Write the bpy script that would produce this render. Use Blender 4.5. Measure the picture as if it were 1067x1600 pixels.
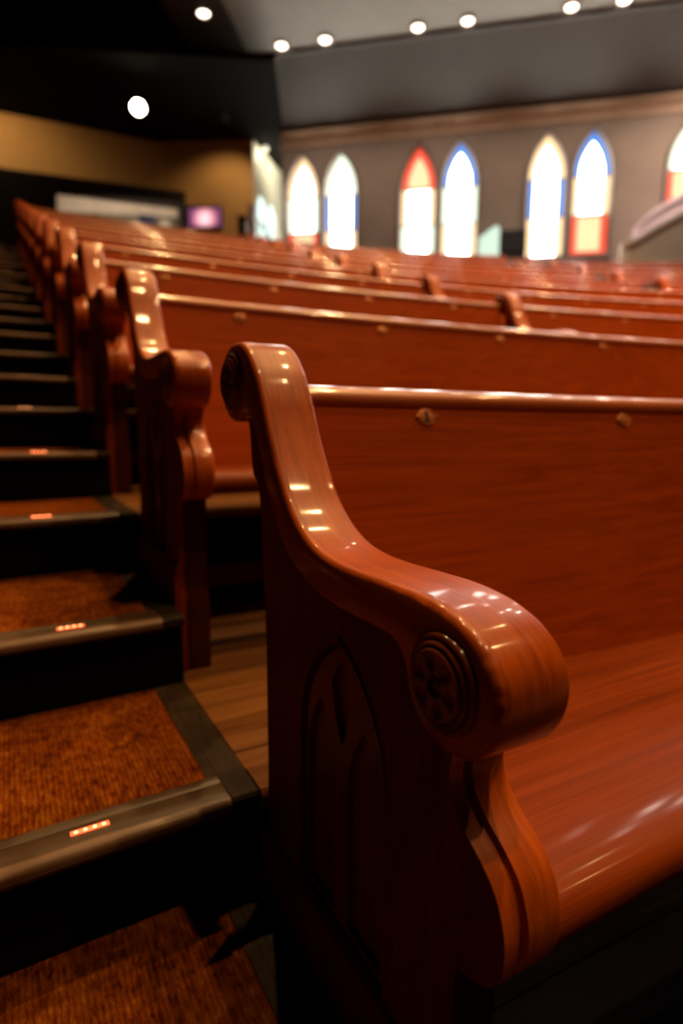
import bpy, bmesh, math, random
from mathutils import Vector, Matrix

for _o in list(bpy.data.objects):
    bpy.data.objects.remove(_o)
scene = bpy.context.scene
col = scene.collection
rnd = random.Random(7)

# ------------------------------------------------------------------ camera
CAM = Vector((-0.3016, -0.8735, 0.7060))
cr, cu, cf = Vector((0.8726, -0.4884, 0.0061)), Vector((0.0645, 0.1276, 0.9897)), Vector((0.4842, 0.8632, -0.1428))
cam_data = bpy.data.cameras.new('camera')
cam_obj = bpy.data.objects.new('camera', cam_data)
col.objects.link(cam_obj)
M = Matrix.Identity(4)
for i in range(3):
    M[i][0], M[i][1], M[i][2], M[i][3] = cr[i], cu[i], -cf[i], CAM[i]
cam_obj.matrix_world = M
cam_data.sensor_fit = 'VERTICAL'
cam_data.sensor_height = 36.0
cam_data.sensor_width = 24.0
cam_data.lens = 20.774
cam_data.clip_start = 0.02
cam_data.clip_end = 200
cam_data.dof.use_dof = True
cam_data.dof.focus_distance = 0.62
cam_data.dof.aperture_fstop = 2.2
scene.camera = cam_obj

# ------------------------------------------------------------------ world, exposure
world = bpy.data.worlds.new('world')
scene.world = world
world.use_nodes = True
bgn = world.node_tree.nodes['Background']
bgn.inputs[0].default_value = (0.02, 0.012, 0.008, 1)
bgn.inputs[1].default_value = 0.25
vs = scene.view_settings
vs.view_transform = 'Standard'
vs.look = 'None'
vs.gamma = 1
vs.use_curve_mapping = False
vs.exposure = 0.0

LAMP_POWER = 1400.0
LAMP_COL = (1.0, 0.57, 0.22)
WINDOW_STRENGTH = 20.0

# ------------------------------------------------------------------ layout
R0 = 10.62            # radius of the curved rows at the nearest pew
ROW_D, ROW_H = 0.9352, 0.3086
HB = ROW_H / 2        # one step
T = 0.081             # thickness of a pew end
N1, N2 = -0.078, -0.587
PHI1, PHI2, PHI3 = 0.1718, 0.410, 0.64
NROWS = 11
WN = Vector((0.6611, 0.7503, 0)); WT = Vector((-0.7503, 0.6611, 0))   # window wall normal and direction
def wall_pt(t, d, z):
    return WN * (d - 0.8547) + WT * (t - 0.3512) + Vector((0, 0, z))

# ------------------------------------------------------------------ materials
def new_mat(name):
    m = bpy.data.materials.new(name); m.use_nodes = True
    return m, m.node_tree.nodes, m.node_tree.links, m.node_tree.nodes['Principled BSDF']
def rgba(c): return (c[0], c[1], c[2], 1)
def plain(name, c, rough=0.6, metal=0.0, coat=0.0, noise=0.0, nscale=20, spec=0.5):
    m, N, L, b = new_mat(name)
    b.inputs['Base Color'].default_value = rgba(c)
    b.inputs['Roughness'].default_value = rough
    b.inputs['Metallic'].default_value = metal
    b.inputs['Coat Weight'].default_value = coat
    b.inputs['Specular IOR Level'].default_value = spec
    if noise > 0:
        tc = N.new('ShaderNodeTexCoord'); nz = N.new('ShaderNodeTexNoise')
        nz.inputs['Scale'].default_value = nscale; nz.inputs['Detail'].default_value = 5
        L.new(tc.outputs['Object'], nz.inputs['Vector'])
        r = N.new('ShaderNodeValToRGB')
        r.color_ramp.elements[0].position = 0.3; r.color_ramp.elements[1].position = 0.7
        r.color_ramp.elements[0].color = rgba([x * (1 - noise) for x in c])
        r.color_ramp.elements[1].color = rgba([min(1, x * (1 + noise)) for x in c])
        L.new(nz.outputs['Fac'], r.inputs['Fac']); L.new(r.outputs['Color'], b.inputs['Base Color'])
        bp = N.new('ShaderNodeBump'); bp.inputs['Strength'].default_value = 0.15; bp.inputs['Distance'].default_value = 0.003
        L.new(nz.outputs['Fac'], bp.inputs['Height']); L.new(bp.outputs['Normal'], b.inputs['Normal'])
    return m
def wood(name, dark, light, stretch, rough=0.3, coat=0.35, coat_rough=0.12, bump=0.12, blotch=2.2, spec=0.08):
    m, N, L, b = new_mat(name)
    tc = N.new('ShaderNodeTexCoord'); mp = N.new('ShaderNodeMapping')
    mp.inputs['Scale'].default_value = stretch
    L.new(tc.outputs['Object'], mp.inputs['Vector'])
    dn = N.new('ShaderNodeTexNoise'); dn.inputs['Scale'].default_value = 1.0; dn.inputs['Detail'].default_value = 6; dn.inputs['Roughness'].default_value = 0.62
    dn.inputs['Distortion'].default_value = 0.6
    L.new(mp.outputs['Vector'], dn.inputs['Vector'])
    fine = N.new('ShaderNodeTexNoise'); fine.inputs['Scale'].default_value = 5.0; fine.inputs['Detail'].default_value = 3
    L.new(mp.outputs['Vector'], fine.inputs['Vector'])
    bl = N.new('ShaderNodeTexNoise'); bl.inputs['Scale'].default_value = blotch; bl.inputs['Detail'].default_value = 2
    L.new(tc.outputs['Object'], bl.inputs['Vector'])
    mx = N.new('ShaderNodeMath'); mx.operation = 'MULTIPLY_ADD'; mx.inputs[1].default_value = 0.35
    L.new(fine.outputs['Fac'], mx.inputs[0]); L.new(dn.outputs['Fac'], mx.inputs[2])
    mx2 = N.new('ShaderNodeMath'); mx2.operation = 'MULTIPLY_ADD'; mx2.inputs[1].default_value = 0.35
    L.new(bl.outputs['Fac'], mx2.inputs[0]); L.new(mx.outputs[0], mx2.inputs[2])
    r = N.new('ShaderNodeValToRGB')
    r.color_ramp.elements[0].position = 0.50; r.color_ramp.elements[0].color = rgba(dark)
    r.color_ramp.elements[1].position = 1.15; r.color_ramp.elements[1].color = rgba(light)
    L.new(mx2.outputs[0], r.inputs['Fac']); L.new(r.outputs['Color'], b.inputs['Base Color'])
    bp = N.new('ShaderNodeBump'); bp.inputs['Strength'].default_value = bump; bp.inputs['Distance'].default_value = 0.002
    L.new(mx.outputs[0], bp.inputs['Height']); L.new(bp.outputs['Normal'], b.inputs['Normal'])
    rr = N.new('ShaderNodeMapRange'); rr.inputs[1].default_value = 0.3; rr.inputs[2].default_value = 0.7
    rr.inputs[3].default_value = rough * 0.8; rr.inputs[4].default_value = rough * 1.3
    L.new(bl.outputs['Fac'], rr.inputs[0]); L.new(rr.outputs[0], b.inputs['Roughness'])
    b.inputs['Coat Weight'].default_value = coat; b.inputs['Coat Roughness'].default_value = coat_rough
    b.inputs['Specular IOR Level'].default_value = spec
    return m
def emitter(name, c, s):
    m, N, L, b = new_mat(name)
    b.inputs['Base Color'].default_value = rgba([0.5 * x for x in c])
    b.inputs['Emission Color'].default_value = rgba(c); b.inputs['Emission Strength'].default_value = s
    return m

WD, WL = (0.185, 0.0225, 0.0006), (0.37, 0.057, 0.0018)
M_back = wood('varnished pine back', WD, WL, (1.3, 70, 70), 0.45, 0.03, 0.12, blotch=1.4)
M_seat = wood('varnished pine seat', (0.065, 0.0082, 0.0003), (0.18, 0.029, 0.0012), (1.6, 60, 80), 0.42, 0.09, 0.12, 0.2)
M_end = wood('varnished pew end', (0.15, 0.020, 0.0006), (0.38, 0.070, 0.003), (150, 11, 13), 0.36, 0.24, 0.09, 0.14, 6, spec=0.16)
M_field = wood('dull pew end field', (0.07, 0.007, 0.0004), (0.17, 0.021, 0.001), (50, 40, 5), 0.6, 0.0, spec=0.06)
M_rail = wood('worn top rail', (0.20, 0.034, 0.004), (0.38, 0.085, 0.012), (3, 60, 60), 0.38, 0.55, 0.06, 0.05, spec=0.45)
M_carve = wood('carved rosette wood', (0.05, 0.007, 0.0006), (0.16, 0.028, 0.002), (25, 25, 25), 0.3, 0.4, 0.12)
M_foot = wood('foot wood with painted shade', (0.018, 0.0026, 0.0004), (0.05, 0.0075, 0.0012), (40, 40, 6), 0.6, 0.0, spec=0.05)  # foot coloured dark to stand for the shade under the seat
M_trac = wood('tracery wood', (0.06, 0.008, 0.0006), (0.17, 0.028, 0.002), (40, 40, 6), 0.4, 0.15, 0.2)
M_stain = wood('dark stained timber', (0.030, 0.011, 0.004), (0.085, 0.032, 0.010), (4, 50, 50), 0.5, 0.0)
M_plank = wood('worn floor plank', (0.06, 0.019, 0.004), (0.17, 0.066, 0.016), (3, 40, 40), 0.5, 0.0, bump=0.3)
M_shadeboard = wood('floorboard darkened as shade', (0.002, 0.0015, 0.001), (0.007, 0.005, 0.004), (3, 40, 40), 0.7, 0.0, spec=0.05)  # shade around the nearest pew put into the board colour
M_black = plain('black painted riser', (0.0035, 0.0028, 0.0025), 0.8, spec=0.05)
M_nose = wood('black rubber nosing', (0.018, 0.010, 0.005), (0.085, 0.048, 0.024), (5, 60, 60), 0.42, 0.0, bump=0.35, blotch=14, spec=0.35)
M_noseedge = wood('worn nosing edge with painted highlight', (0.06, 0.032, 0.016), (0.17, 0.095, 0.055), (5, 60, 60), 0.4, 0.0, bump=0.3, blotch=14, spec=0.35)  # lighter tone for wear and for the light the edge catches
M_border = wood('black floor border', (0.008, 0.005, 0.003), (0.032, 0.019, 0.010), (50, 5, 50), 0.5, 0.0, bump=0.35, blotch=14)
M_brass = plain('aged brass', (0.52, 0.17, 0.045), 0.42, 0.25, noise=0.2, nscale=120)
M_ink = plain('dark number', (0.012, 0.006, 0.004), 0.7)
M_led = emitter('red step light', (1.0, 0.10, 0.03), 3.2)
M_ledc = emitter('orange diode', (1.0, 0.36, 0.12), 7.0)
M_wall = plain('mauve brown plaster', (0.20, 0.142, 0.112), 0.75, noise=0.10, nscale=1.5)
M_trim = plain('cornice paint', (0.42, 0.27, 0.17), 0.55, noise=0.08, nscale=3)
M_soffit = plain('grey soffit paint', (0.092, 0.080, 0.068), 0.7, noise=0.08, nscale=1)
M_ceil = plain('pale grey ceiling paint', (0.34, 0.33, 0.285), 0.7, noise=0.08, nscale=0.8)
M_blackceil = plain('black ceiling paint and shade', (0.005, 0.0042, 0.004), 0.9, noise=0.1, nscale=2, spec=0.05)  # paint on the rear slab, painted-in light falloff on the others
M_darkceil = plain('darkened overhead ceiling', (0.022, 0.015, 0.011), 0.8, noise=0.1, nscale=1)  # unseen overhead ceiling, darkened to cut its reflection in the pews
M_falloffceil = plain('ceiling grey for light falloff', (0.075, 0.068, 0.056), 0.8, noise=0.1, nscale=1)  # grey step of light falloff painted between pale and black ceiling
M_tan = plain('ochre plaster', (0.52, 0.285, 0.085), 0.7, noise=0.08, nscale=1.2)
M_pale = plain('cream plaster', (0.74, 0.70, 0.52), 0.7, noise=0.05, nscale=2)
M_booth = plain('dark booth panelling', (0.020, 0.008, 0.004), 0.6, noise=0.2, nscale=6)
M_white = plain('white paint', (0.80, 0.75, 0.66), 0.5, noise=0.05, nscale=4)
M_greige = plain('greige panel paint', (0.58, 0.52, 0.43), 0.6, noise=0.06, nscale=4)
M_lav = plain('cap paint with stained window light', (0.78, 0.60, 0.68), 0.5, noise=0.1, nscale=5)  # lavender stands in for coloured light from the stained window
M_dark = plain('matt black plastic', (0.010, 0.010, 0.012), 0.55, noise=0.1)
M_teal = emitter('pale green panel with painted glow', (0.70, 0.95, 0.80), 0.85)  # emission put in for daylight on the panel
M_mauve = plain('mauve grey paint', (0.22, 0.165, 0.165), 0.6, noise=0.08)
M_chrome = plain('added clasp chrome', (0.8, 0.76, 0.7), 0.15, 1.0)
M_bag = plain('black woven fabric', (0.009, 0.008, 0.010), 0.8, noise=0.3, nscale=80)
M_bagblue = plain('navy woven fabric', (0.03, 0.04, 0.10), 0.8, noise=0.3, nscale=80)
M_lampmetal = plain('lamp trim paint', (0.20, 0.17, 0.15), 0.5)
M_lamp = emitter('downlight glow', (1.0, 0.80, 0.62), 9.0)
M_lampbig = emitter('spot lamp glow', (1.0, 0.80, 0.55), 60.0)
M_globe = emitter('small lamp glow', (1.0, 0.95, 0.75), 0.9)
M_stone = plain('window surround', (0.15, 0.105, 0.082), 0.7, noise=0.1, nscale=8)
M_mirror = plain('pale booth board', (0.70, 0.60, 0.50), 0.6, noise=0.1, nscale=4)
M_boothgrey = plain('grey booth board', (0.16, 0.13, 0.095), 0.6, noise=0.25, nscale=3)
M_post = plain('painted steel handrail', (0.36, 0.17, 0.13), 0.4, 0.1)

def carpet_mat():
    m, N, L, b = new_mat('woven carpet')
    tc = N.new('ShaderNodeTexCoord')
    mp = N.new('ShaderNodeMapping'); mp.inputs['Scale'].default_value = (130, 55, 1)
    L.new(tc.outputs['Object'], mp.inputs['Vector'])
    n1 = N.new('ShaderNodeTexNoise'); n1.inputs['Scale'].default_value = 1.0; n1.inputs['Detail'].default_value = 3
    L.new(mp.outputs['Vector'], n1.inputs['Vector'])
    mp2 = N.new('ShaderNodeMapping'); mp2.inputs['Scale'].default_value = (9, 22, 1)
    L.new(tc.outputs['Object'], mp2.inputs['Vector'])
    n2 = N.new('ShaderNodeTexNoise'); n2.inputs['Scale'].default_value = 1.0; n2.inputs['Detail'].default_value = 2
    L.new(mp2.outputs['Vector'], n2.inputs['Vector'])
    a = N.new('ShaderNodeMath'); a.operation = 'MULTIPLY_ADD'; a.inputs[1].default_value = 0.45
    L.new(n2.outputs['Fac'], a.inputs[0]); L.new(n1.outputs['Fac'], a.inputs[2])
    r = N.new('ShaderNodeValToRGB')
    e = r.color_ramp.elements
    e[0].position = 0.45; e[0].color = (0.036, 0.0048, 0.0012, 1)
    e[1].position = 1.0; e[1].color = (0.26, 0.080, 0.007, 1)
    k = e.new(0.70); k.color = (0.135, 0.028, 0.002, 1)
    k = e.new(0.85); k.color = (0.175, 0.044, 0.003, 1)
    L.new(a.outputs[0], r.inputs['Fac']); L.new(r.outputs['Color'], b.inputs['Base Color'])
    wv = N.new('ShaderNodeTexWave'); wv.wave_type = 'BANDS'; wv.bands_direction = 'X'
    wv.inputs['Scale'].default_value = 42; wv.inputs['Distortion'].default_value = 2.5; wv.inputs['Detail'].default_value = 2
    wv.inputs['Detail Scale'].default_value = 3
    L.new(tc.outputs['Object'], wv.inputs['Vector'])
    ad = N.new('ShaderNodeMath'); ad.operation = 'ADD'
    L.new(wv.outputs['Fac'], ad.inputs[0]); L.new(n1.outputs['Fac'], ad.inputs[1])
    bp = N.new('ShaderNodeBump'); bp.inputs['Strength'].default_value = 0.55; bp.inputs['Distance'].default_value = 0.004
    L.new(ad.outputs[0], bp.inputs['Height']); L.new(bp.outputs['Normal'], b.inputs['Normal'])
    b.inputs['Roughness'].default_value = 0.9
    b.inputs['Specular IOR Level'].default_value = 0.02
    return m
M_carpet = carpet_mat()

def glass(name, c, s):
    m, N, L, b = new_mat(name)
    b.inputs['Base Color'].default_value = rgba([0.3 * x for x in c]); b.inputs['Roughness'].default_value = 0.25
    b.inputs['Emission Color'].default_value = rgba(c)
    tc = N.new('ShaderNodeTexCoord'); nz = N.new('ShaderNodeTexNoise'); nz.inputs['Scale'].default_value = 2.0
    L.new(tc.outputs['Object'], nz.inputs['Vector'])
    mr = N.new('ShaderNodeMapRange'); mr.inputs[3].default_value = s * 0.85; mr.inputs[4].default_value = s * 1.15
    L.new(nz.outputs['Fac'], mr.inputs[0]); L.new(mr.outputs[0], b.inputs['Emission Strength'])
    return m
WS = WINDOW_STRENGTH
G = {'white': glass('daylit white glass', (1.0, 0.97, 0.88), WS), 'peach': glass('daylit peach glass', (1.0, 0.66, 0.36), 1.25),
     'red': glass('daylit red glass', (1.0, 0.10, 0.055), 1.1), 'blue': glass('daylit blue glass', (0.10, 0.33, 0.95), 1.0),
     'amber': glass('daylit amber glass', (1.0, 0.70, 0.36), 1.5), 'green': glass('daylit pale green glass', (0.80, 0.95, 0.74), 1.6),
     'teal': glass('daylit pale teal glass', (0.72, 1.0, 0.93), 1.6)}

# ------------------------------------------------------------------ mesh helpers
def mesh_from(name, verts, faces, angle=35, recalc=True):
    me = bpy.data.meshes.new(name)
    me.from_pydata([tuple(v) for v in verts], [], faces)
    if recalc:
        bm = bmesh.new(); bm.from_mesh(me)
        bmesh.ops.recalc_face_normals(bm, faces=bm.faces)
        bm.to_mesh(me); bm.free()
    me.update()
    if angle:
        me.shade_smooth(); me.set_sharp_from_angle(angle=math.radians(angle))
    return me
def link(name, data, mat=None, parent=None):
    o = bpy.data.objects.new(name, data)
    col.objects.link(o)
    if mat is not None and data is not None and len(data.materials) == 0:
        data.materials.append(mat)
    if parent is not None:
        o.parent = parent
    return o
def obj(name, vf, mat, parent=None, angle=35):
    return link(name, mesh_from(name, vf[0], vf[1], angle), mat, parent)
def tag(o, label=None, cat=None, group=None, kind=None):
    if label: o['label'] = label
    if cat: o['category'] = cat
    if group: o['group'] = group
    if kind: o['kind'] = kind
    return o
def empty(name, loc=(0, 0, 0), rz=0.0, parent=None):
    o = bpy.data.objects.new(name, None); col.objects.link(o)
    o.empty_display_size = 0.05
    o.location = loc; o.rotation_euler = (0, 0, rz)
    if parent: o.parent = parent
    return o
class MB:
    def __init__(s): s.v = []; s.f = []
    def add(s, vf):
        n = len(s.v); s.v += list(vf[0]); s.f += [tuple(i + n for i in f) for f in vf[1]]; return s
    def get(s): return s.v, s.f
def box(x0, x1, y0, y1, z0, z1):
    v = [(x, y, z) for z in (z0, z1) for y in (y0, y1) for x in (x0, x1)]
    return v, [(0, 1, 3, 2), (4, 6, 7, 5), (0, 4, 5, 1), (2, 3, 7, 6), (0, 2, 6, 4), (1, 5, 7, 3)]
def bbox_(x0, x1, y0, y1, z0, z1, b=0.004):
    """box with chamfered edges"""
    bm = bmesh.new()
    vf = box(x0, x1, y0, y1, z0, z1)
    vs_ = [bm.verts.new(v) for v in vf[0]]
    for f in vf[1]: bm.faces.new([vs_[i] for i in f])
    bmesh.ops.bevel(bm, geom=list(bm.edges), offset=b, segments=2, affect='EDGES', profile=0.5)
    bm.verts.index_update()
    out = ([tuple(v.co) for v in bm.verts], [tuple(v.index for v in f.verts) for f in bm.faces])
    bm.free(); return out
def plate(outer, holes, d0, d1, fn):
    """flat plate with holes: outline in (a,b), from depth d0 to d1, mapped by fn(a,b,d)"""
    bm = bmesh.new(); edges = []; loops = []
    for lp in [outer] + list(holes):
        vs_ = [bm.verts.new((a, b, 0)) for a, b in lp]
        loops.append(vs_)
        for i in range(len(vs_)): edges.append(bm.edges.new((vs_[i], vs_[(i + 1) % len(vs_)])))
    bm.verts.index_update()
    bmesh.ops.triangle_fill(bm, use_beauty=True, use_dissolve=False, edges=edges)
    bm.verts.index_update()
    pts = [(v.co.x, v.co.y) for v in bm.verts]; n = len(pts)
    tris = [tuple(v.index for v in f.verts) for f in bm.faces]
    idx = [[v.index for v in lp] for lp in loops]
    bm.free()
    V = [fn(a, b, d0) for a, b in pts] + [fn(a, b, d1) for a, b in pts]
    F = list(tris) + [tuple(i + n for i in reversed(f)) for f in tris]
    for lp in idx:
        for i in range(len(lp)):
            a, b = lp[i], lp[(i + 1) % len(lp)]
            F.append((a, b, b + n, a + n))
    return V, F
def offset_loop(pts, d):
    """offset a closed loop inwards by d (number or list)"""
    n = len(pts); out = []
    area = sum(pts[i][0] * pts[(i + 1) % n][1] - pts[(i + 1) % n][0] * pts[i][1] for i in range(n))
    s = 1 if area > 0 else -1
    for i in range(n):
        p0, p1, p2 = pts[i - 1], pts[i], pts[(i + 1) % n]
        e1 = Vector((p1[0] - p0[0], p1[1] - p0[1])); e2 = Vector((p2[0] - p1[0], p2[1] - p1[1]))
        if e1.length < 1e-9: e1 = e2
        if e2.length < 1e-9: e2 = e1
        e1.normalize(); e2.normalize()
        n1 = Vector((-e1.y, e1.x)) * s; n2 = Vector((-e2.y, e2.x)) * s
        m = n1 + n2
        if m.length < 1e-6: m = n1.copy()
        m.normalize()
        k = 1 / max(0.5, m.dot(n1))
        dd = d[i] if isinstance(d, (list, tuple)) else d
        out.append((p1[0] + m.x * dd * k, p1[1] + m.y * dd * k))
    return out
def loft(loops, fn, cap=True):
    """loops: list of (depth, [(a,b)..])"""
    n = len(loops[0][1]); V = []; F = []
    for d, lp in loops: V += [fn(a, b, d) for a, b in lp]
    for k in range(len(loops) - 1):
        for i in range(n):
            j = (i + 1) % n
            F.append((k * n + i, k * n + j, (k + 1) * n + j, (k + 1) * n + i))
    if cap:
        F.append(tuple(range(n))); F.append(tuple(range((len(loops) - 1) * n, len(loops) * n)))
    return V, F
def arc_sweep(prof, r, ph0, ph1, seg, zoff=0.0, wob=None):
    """sweep a closed (y,z) profile round the balcony's centre, in the frame of a row of radius r"""
    n = len(prof); V = []; F = []
    for s in range(seg + 1):
        ph = ph0 + (ph1 - ph0) * s / seg
        for y, z in prof:
            V.append(((r + y) * math.sin(ph), (r + y) * math.cos(ph) - r, z + zoff))
    for s in range(seg):
        for i in range(n):
            j = (i + 1) % n
            F.append((s * n + i, s * n + j, (s + 1) * n + j, (s + 1) * n + i))
    F.append(tuple(range(n))); F.append(tuple(range(seg * n, seg * n + n)))
    return V, F
def smooth_pts(pts, sub=3):
    """open Catmull-Rom through points"""
    out = []
    for i in range(len(pts) - 1):
        p0 = Vector(pts[max(0, i - 1)]); p1 = Vector(pts[i]); p2 = Vector(pts[i + 1]); p3 = Vector(pts[min(len(pts) - 1, i + 2)])
        for k in range(sub):
            t = k / sub
            q = 0.5 * ((2 * p1) + (p2 - p0) * t + (2 * p0 - 5 * p1 + 4 * p2 - p3) * t * t + (3 * p1 - p0 - 3 * p2 + p3) * t ** 3)
            out.append((q.x, q.y))
    out.append(tuple(pts[-1]))
    return out
def tube(path, rad, seg=8):
    V = []; F = []; n = len(path); path = [Vector(p) for p in path]
    for i, p in enumerate(path):
        d = (path[min(i + 1, n - 1)] - path[max(i - 1, 0)]).normalized()
        a = d.orthogonal().normalized() if i == 0 else (a - d * a.dot(d)).normalized()
        b = d.cross(a)
        for k in range(seg):
            th = 2 * math.pi * k / seg
            V.append(tuple(p + (a * math.cos(th) + b * math.sin(th)) * rad))
    for i in range(n - 1):
        for k in range(seg):
            j = (k + 1) % seg
            F.append((i * seg + k, i * seg + j, (i + 1) * seg + j, (i + 1) * seg + k))
    F.append(tuple(range(seg))); F.append(tuple(range((n - 1) * seg, n * seg)))
    return V, F
def lathe(prof, seg=24, fn=None):
    """(radius, height) profile round an axis"""
    V = []; F = []
    m = len(prof)
    for k in range(seg):
        th = 2 * math.pi * k / seg
        for r, h in prof: V.append((r * math.cos(th), r * math.sin(th), h))
    for k in range(seg):
        j = (k + 1) % seg
        for i in range(m - 1): F.append((k * m + i, j * m + i, j * m + i + 1, k * m + i + 1))
    V.append((0, 0, prof[0][1])); V.append((0, 0, prof[-1][1]))
    for k in range(seg):
        j = (k + 1) % seg
        F.append((j * m, k * m, len(V) - 2)); F.append((k * m + m - 1, j * m + m - 1, len(V) - 1))
    if fn: V = [fn(*v) for v in V]
    return V, F

# ================================================================== SETTING: stepped floor
floor = tag(empty('floor', (0, 0, -HB)), kind='structure')
def arc_prof(y0, y1, z0, z1): return [(y0, z0), (y1, z0), (y1, z1), (y0, z1)]
for k in range(-2, NROWS + 1):
    y0 = N1 + (k - 1) * ROW_D
    last = (k == NROWS)
    y1 = y0 + (ROW_D if not last else 6.2)
    z = k * ROW_H - HB
    ph1 = 0.655 if not last else 0.50
    r = R0
    zb = z - 0.45
    pf = obj('platform', arc_sweep(arc_prof(y0 + 0.012, y1 + 0.011, zb, z - 0.022), r, 0.0, ph1, 36, HB), M_black, floor)
    if k in (0, 1, 2):
        npl = 8
        for i in range(npl):
            a = y0 + (y1 - y0) * i / npl + (0.062 if i == 0 else 0.0015); b = y0 + (y1 - y0) * (i + 1) / npl - 0.0015
            dz = rnd.uniform(-0.0015, 0.0008)
            pl = obj('plank', arc_sweep(arc_prof(a, b, z - 0.022, z - 0.002 + dz), r, 0.0002, ph1, 30, HB), M_plank if k > 0 else M_shadeboard, pf)
    else:
        obj('boards', arc_sweep(arc_prof(y0 + 0.05, y1, z - 0.022, z - 0.002), r, 0.0002, ph1, 30, HB), M_plank, pf)
    nz = [(y0 - 0.012, z - 0.030), (y0 + 0.058, z - 0.030), (y0 + 0.058, z), (y0 - 0.004, z), (y0 - 0.010, z - 0.006), (y0 - 0.013, z - 0.015)]
    obj('platform_nosing', arc_sweep(nz, r, 0.0002, ph1, 30, HB), M_plank if k > 0 else M_shadeboard, pf)

# ================================================================== aisle stair
stair = tag(empty('aisle_stair', (0, 0, -HB * 3)), 'carpeted aisle stair with black risers climbing beside the pew ends', 'stairs')
XB, XL = -0.0008, -1.35
def step_y(n):
    return N1 + (n - 1) // 2 * ROW_D if n % 2 else N2 + (n // 2) * ROW_D
led_mb = MB()
NSTEP = 2 * NROWS
for n in range(-2, NSTEP):
    y0, y1 = step_y(n), step_y(n + 1)
    z = n * HB + 3 * HB
    if n == NSTEP - 1: y1 = y0 + 3.6
    r = R0
    pa, pb = XL / (r + y0), XB / (r + y0)
    st = obj('step', arc_sweep(arc_prof(y0 + 0.010, y1 + 0.010, z - HB - 0.06, z - 0.012), r, pa, pb, 10), M_black, stair)
    c0, c1 = (XL + 0.06) / (r + y0), -0.062 / (r + y0)
    obj('carpet', arc_sweep(arc_prof(y0 + 0.064, y1 + 0.009, z - 0.012, z - 0.003), r, c0, c1, 10), M_carpet, st)
    nz = [(y0 - 0.010, z - 0.024), (y0 + 0.010, z - 0.024), (y0 + 0.010, z - 0.012), (y0 + 0.063, z - 0.012), (y0 + 0.063, z - 0.001),
          (y0 + 0.057, z), (y0 + 0.046, z), (y0 + 0.043, z - 0.0015), (y0 + 0.040, z), (y0 + 0.004, z), (y0 - 0.005, z - 0.002), (y0 - 0.010, z - 0.008)]
    obj('nosing', arc_sweep(nz, r, pa, -0.046 / (r + y0), 12), M_nose, st)
    ne = [(y0 - 0.0135, z - 0.010), (y0 - 0.0125, z - 0.006), (y0 - 0.009, z - 0.0025), (y0 - 0.003, z + 0.0008), (y0 + 0.003, z + 0.0004), (y0 + 0.002, z - 0.004), (y0 - 0.006, z - 0.008), (y0 - 0.009, z - 0.018), (y0 - 0.0125, z - 0.018)]
    obj('nosing_edge', arc_sweep(ne, r, pa, -0.046 / (r + y0), 12), M_noseedge, st, 60)
    bd = [(y0 - 0.008, z - 0.020), (y0 + 0.010, z - 0.020), (y0 + 0.010, z - 0.012), (y1 + 0.009, z - 0.012), (y1 + 0.009, z - 0.001), (y0 - 0.004, z - 0.001), (y0 - 0.008, z - 0.006)]
    obj('side_border', arc_sweep(bd, r, -0.060 / (r + y0) if False else -0.0445 / (r + y0), pb, 2), M_border, st)
    if y1 - y0 < 1:
        bd2 = [(y0 + 0.064, z - 0.012), (y1 + 0.009, z - 0.012), (y1 + 0.009, z - 0.0015), (y0 + 0.064, z - 0.0015)]
        obj('carpet_edge', arc_sweep(bd2, r, -0.0615 / (r + y0), -0.045 / (r + y0), 2), M_border, st)
    # step light: a short housing with four diodes, let into the nosing
    lx = -0.237 + (0.02 if n % 2 == 0 else 0)
    ph = lx / (r + y0)
    mb = MB().add(bbox_(-0.025, 0.025, -0.0045, 0.0045, -0.004, 0.0015, 0.001))
    sl = obj('step_light', mb.get(), M_led, st)
    sl.location = ((r + y0 + 0.026) * math.sin(ph), (r + y0 + 0.026) * math.cos(ph) - r, z)
    sl.rotation_euler = (0, 0, -ph)
    db = MB()
    for q in range(4):
        db.add(lathe([(0.0026, 0.001), (0.0024, 0.0022), (0.0012, 0.003)], 8, lambda x, y, zz, q=q: (x - 0.018 + q * 0.012, y - 0.001, zz)))
    so = obj('diodes', db.get(), M_ledc, st); so.location = sl.location; so.rotation_euler = sl.rotation_euler

# ================================================================== pews
S_FRONT = [(-0.021, 0.829), (-0.042, 0.8215), (-0.060, 0.809), (-0.086, 0.782), (-0.107, 0.748), (-0.123, 0.715), (-0.139, 0.685), (-0.161, 0.650), (-0.189, 0.614),
           (-0.222, 0.587), (-0.260, 0.569), (-0.300, 0.5605), (-0.351, 0.5585), (-0.410, 0.5605), (-0.462, 0.5615), (-0.502, 0.5580),
           (-0.532, 0.5495), (-0.555, 0.5355), (-0.569, 0.518), (-0.574, 0.498), (-0.570, 0.475), (-0.557, 0.453), (-0.537, 0.439), (-0.513, 0.4345)]
THROAT = [(-0.509, 0.424), (-0.507, 0.404), (-0.513, 0.386), (-0.528, 0.370), (-0.550, 0.355), (-0.567, 0.338), (-0.576, 0.318), (-0.580, 0.297),
          (-0.577, 0.272), (-0.566, 0.252), (-0.545, 0.241)]
FOOT = [(-0.525, 0.2365), (-0.514, 0.224), (-0.511, 0.195), (-0.511, 0.05), (-0.518, 0.02), (-0.522, -0.10), (-0.522, -0.1535)]
REAR = [(-0.080, -0.1535), (-0.082, 0.0), (-0.090, 0.195), (-0.089, 0.396), (-0.079, 0.53), (-0.074, 0.585), (-0.066, 0.622), (-0.047, 0.634), (-0.040, 0.655), (-0.035, 0.695)]
TOPC = [(0.0 + 0.0585 * math.cos(math.radians(a)), 0.7708 + 0.0585 * math.sin(math.radians(a))) for a in range(-118, 96, 9)]
s_front = smooth_pts(S_FRONT, 5)
throat = smooth_pts(THROAT, 3)
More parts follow.
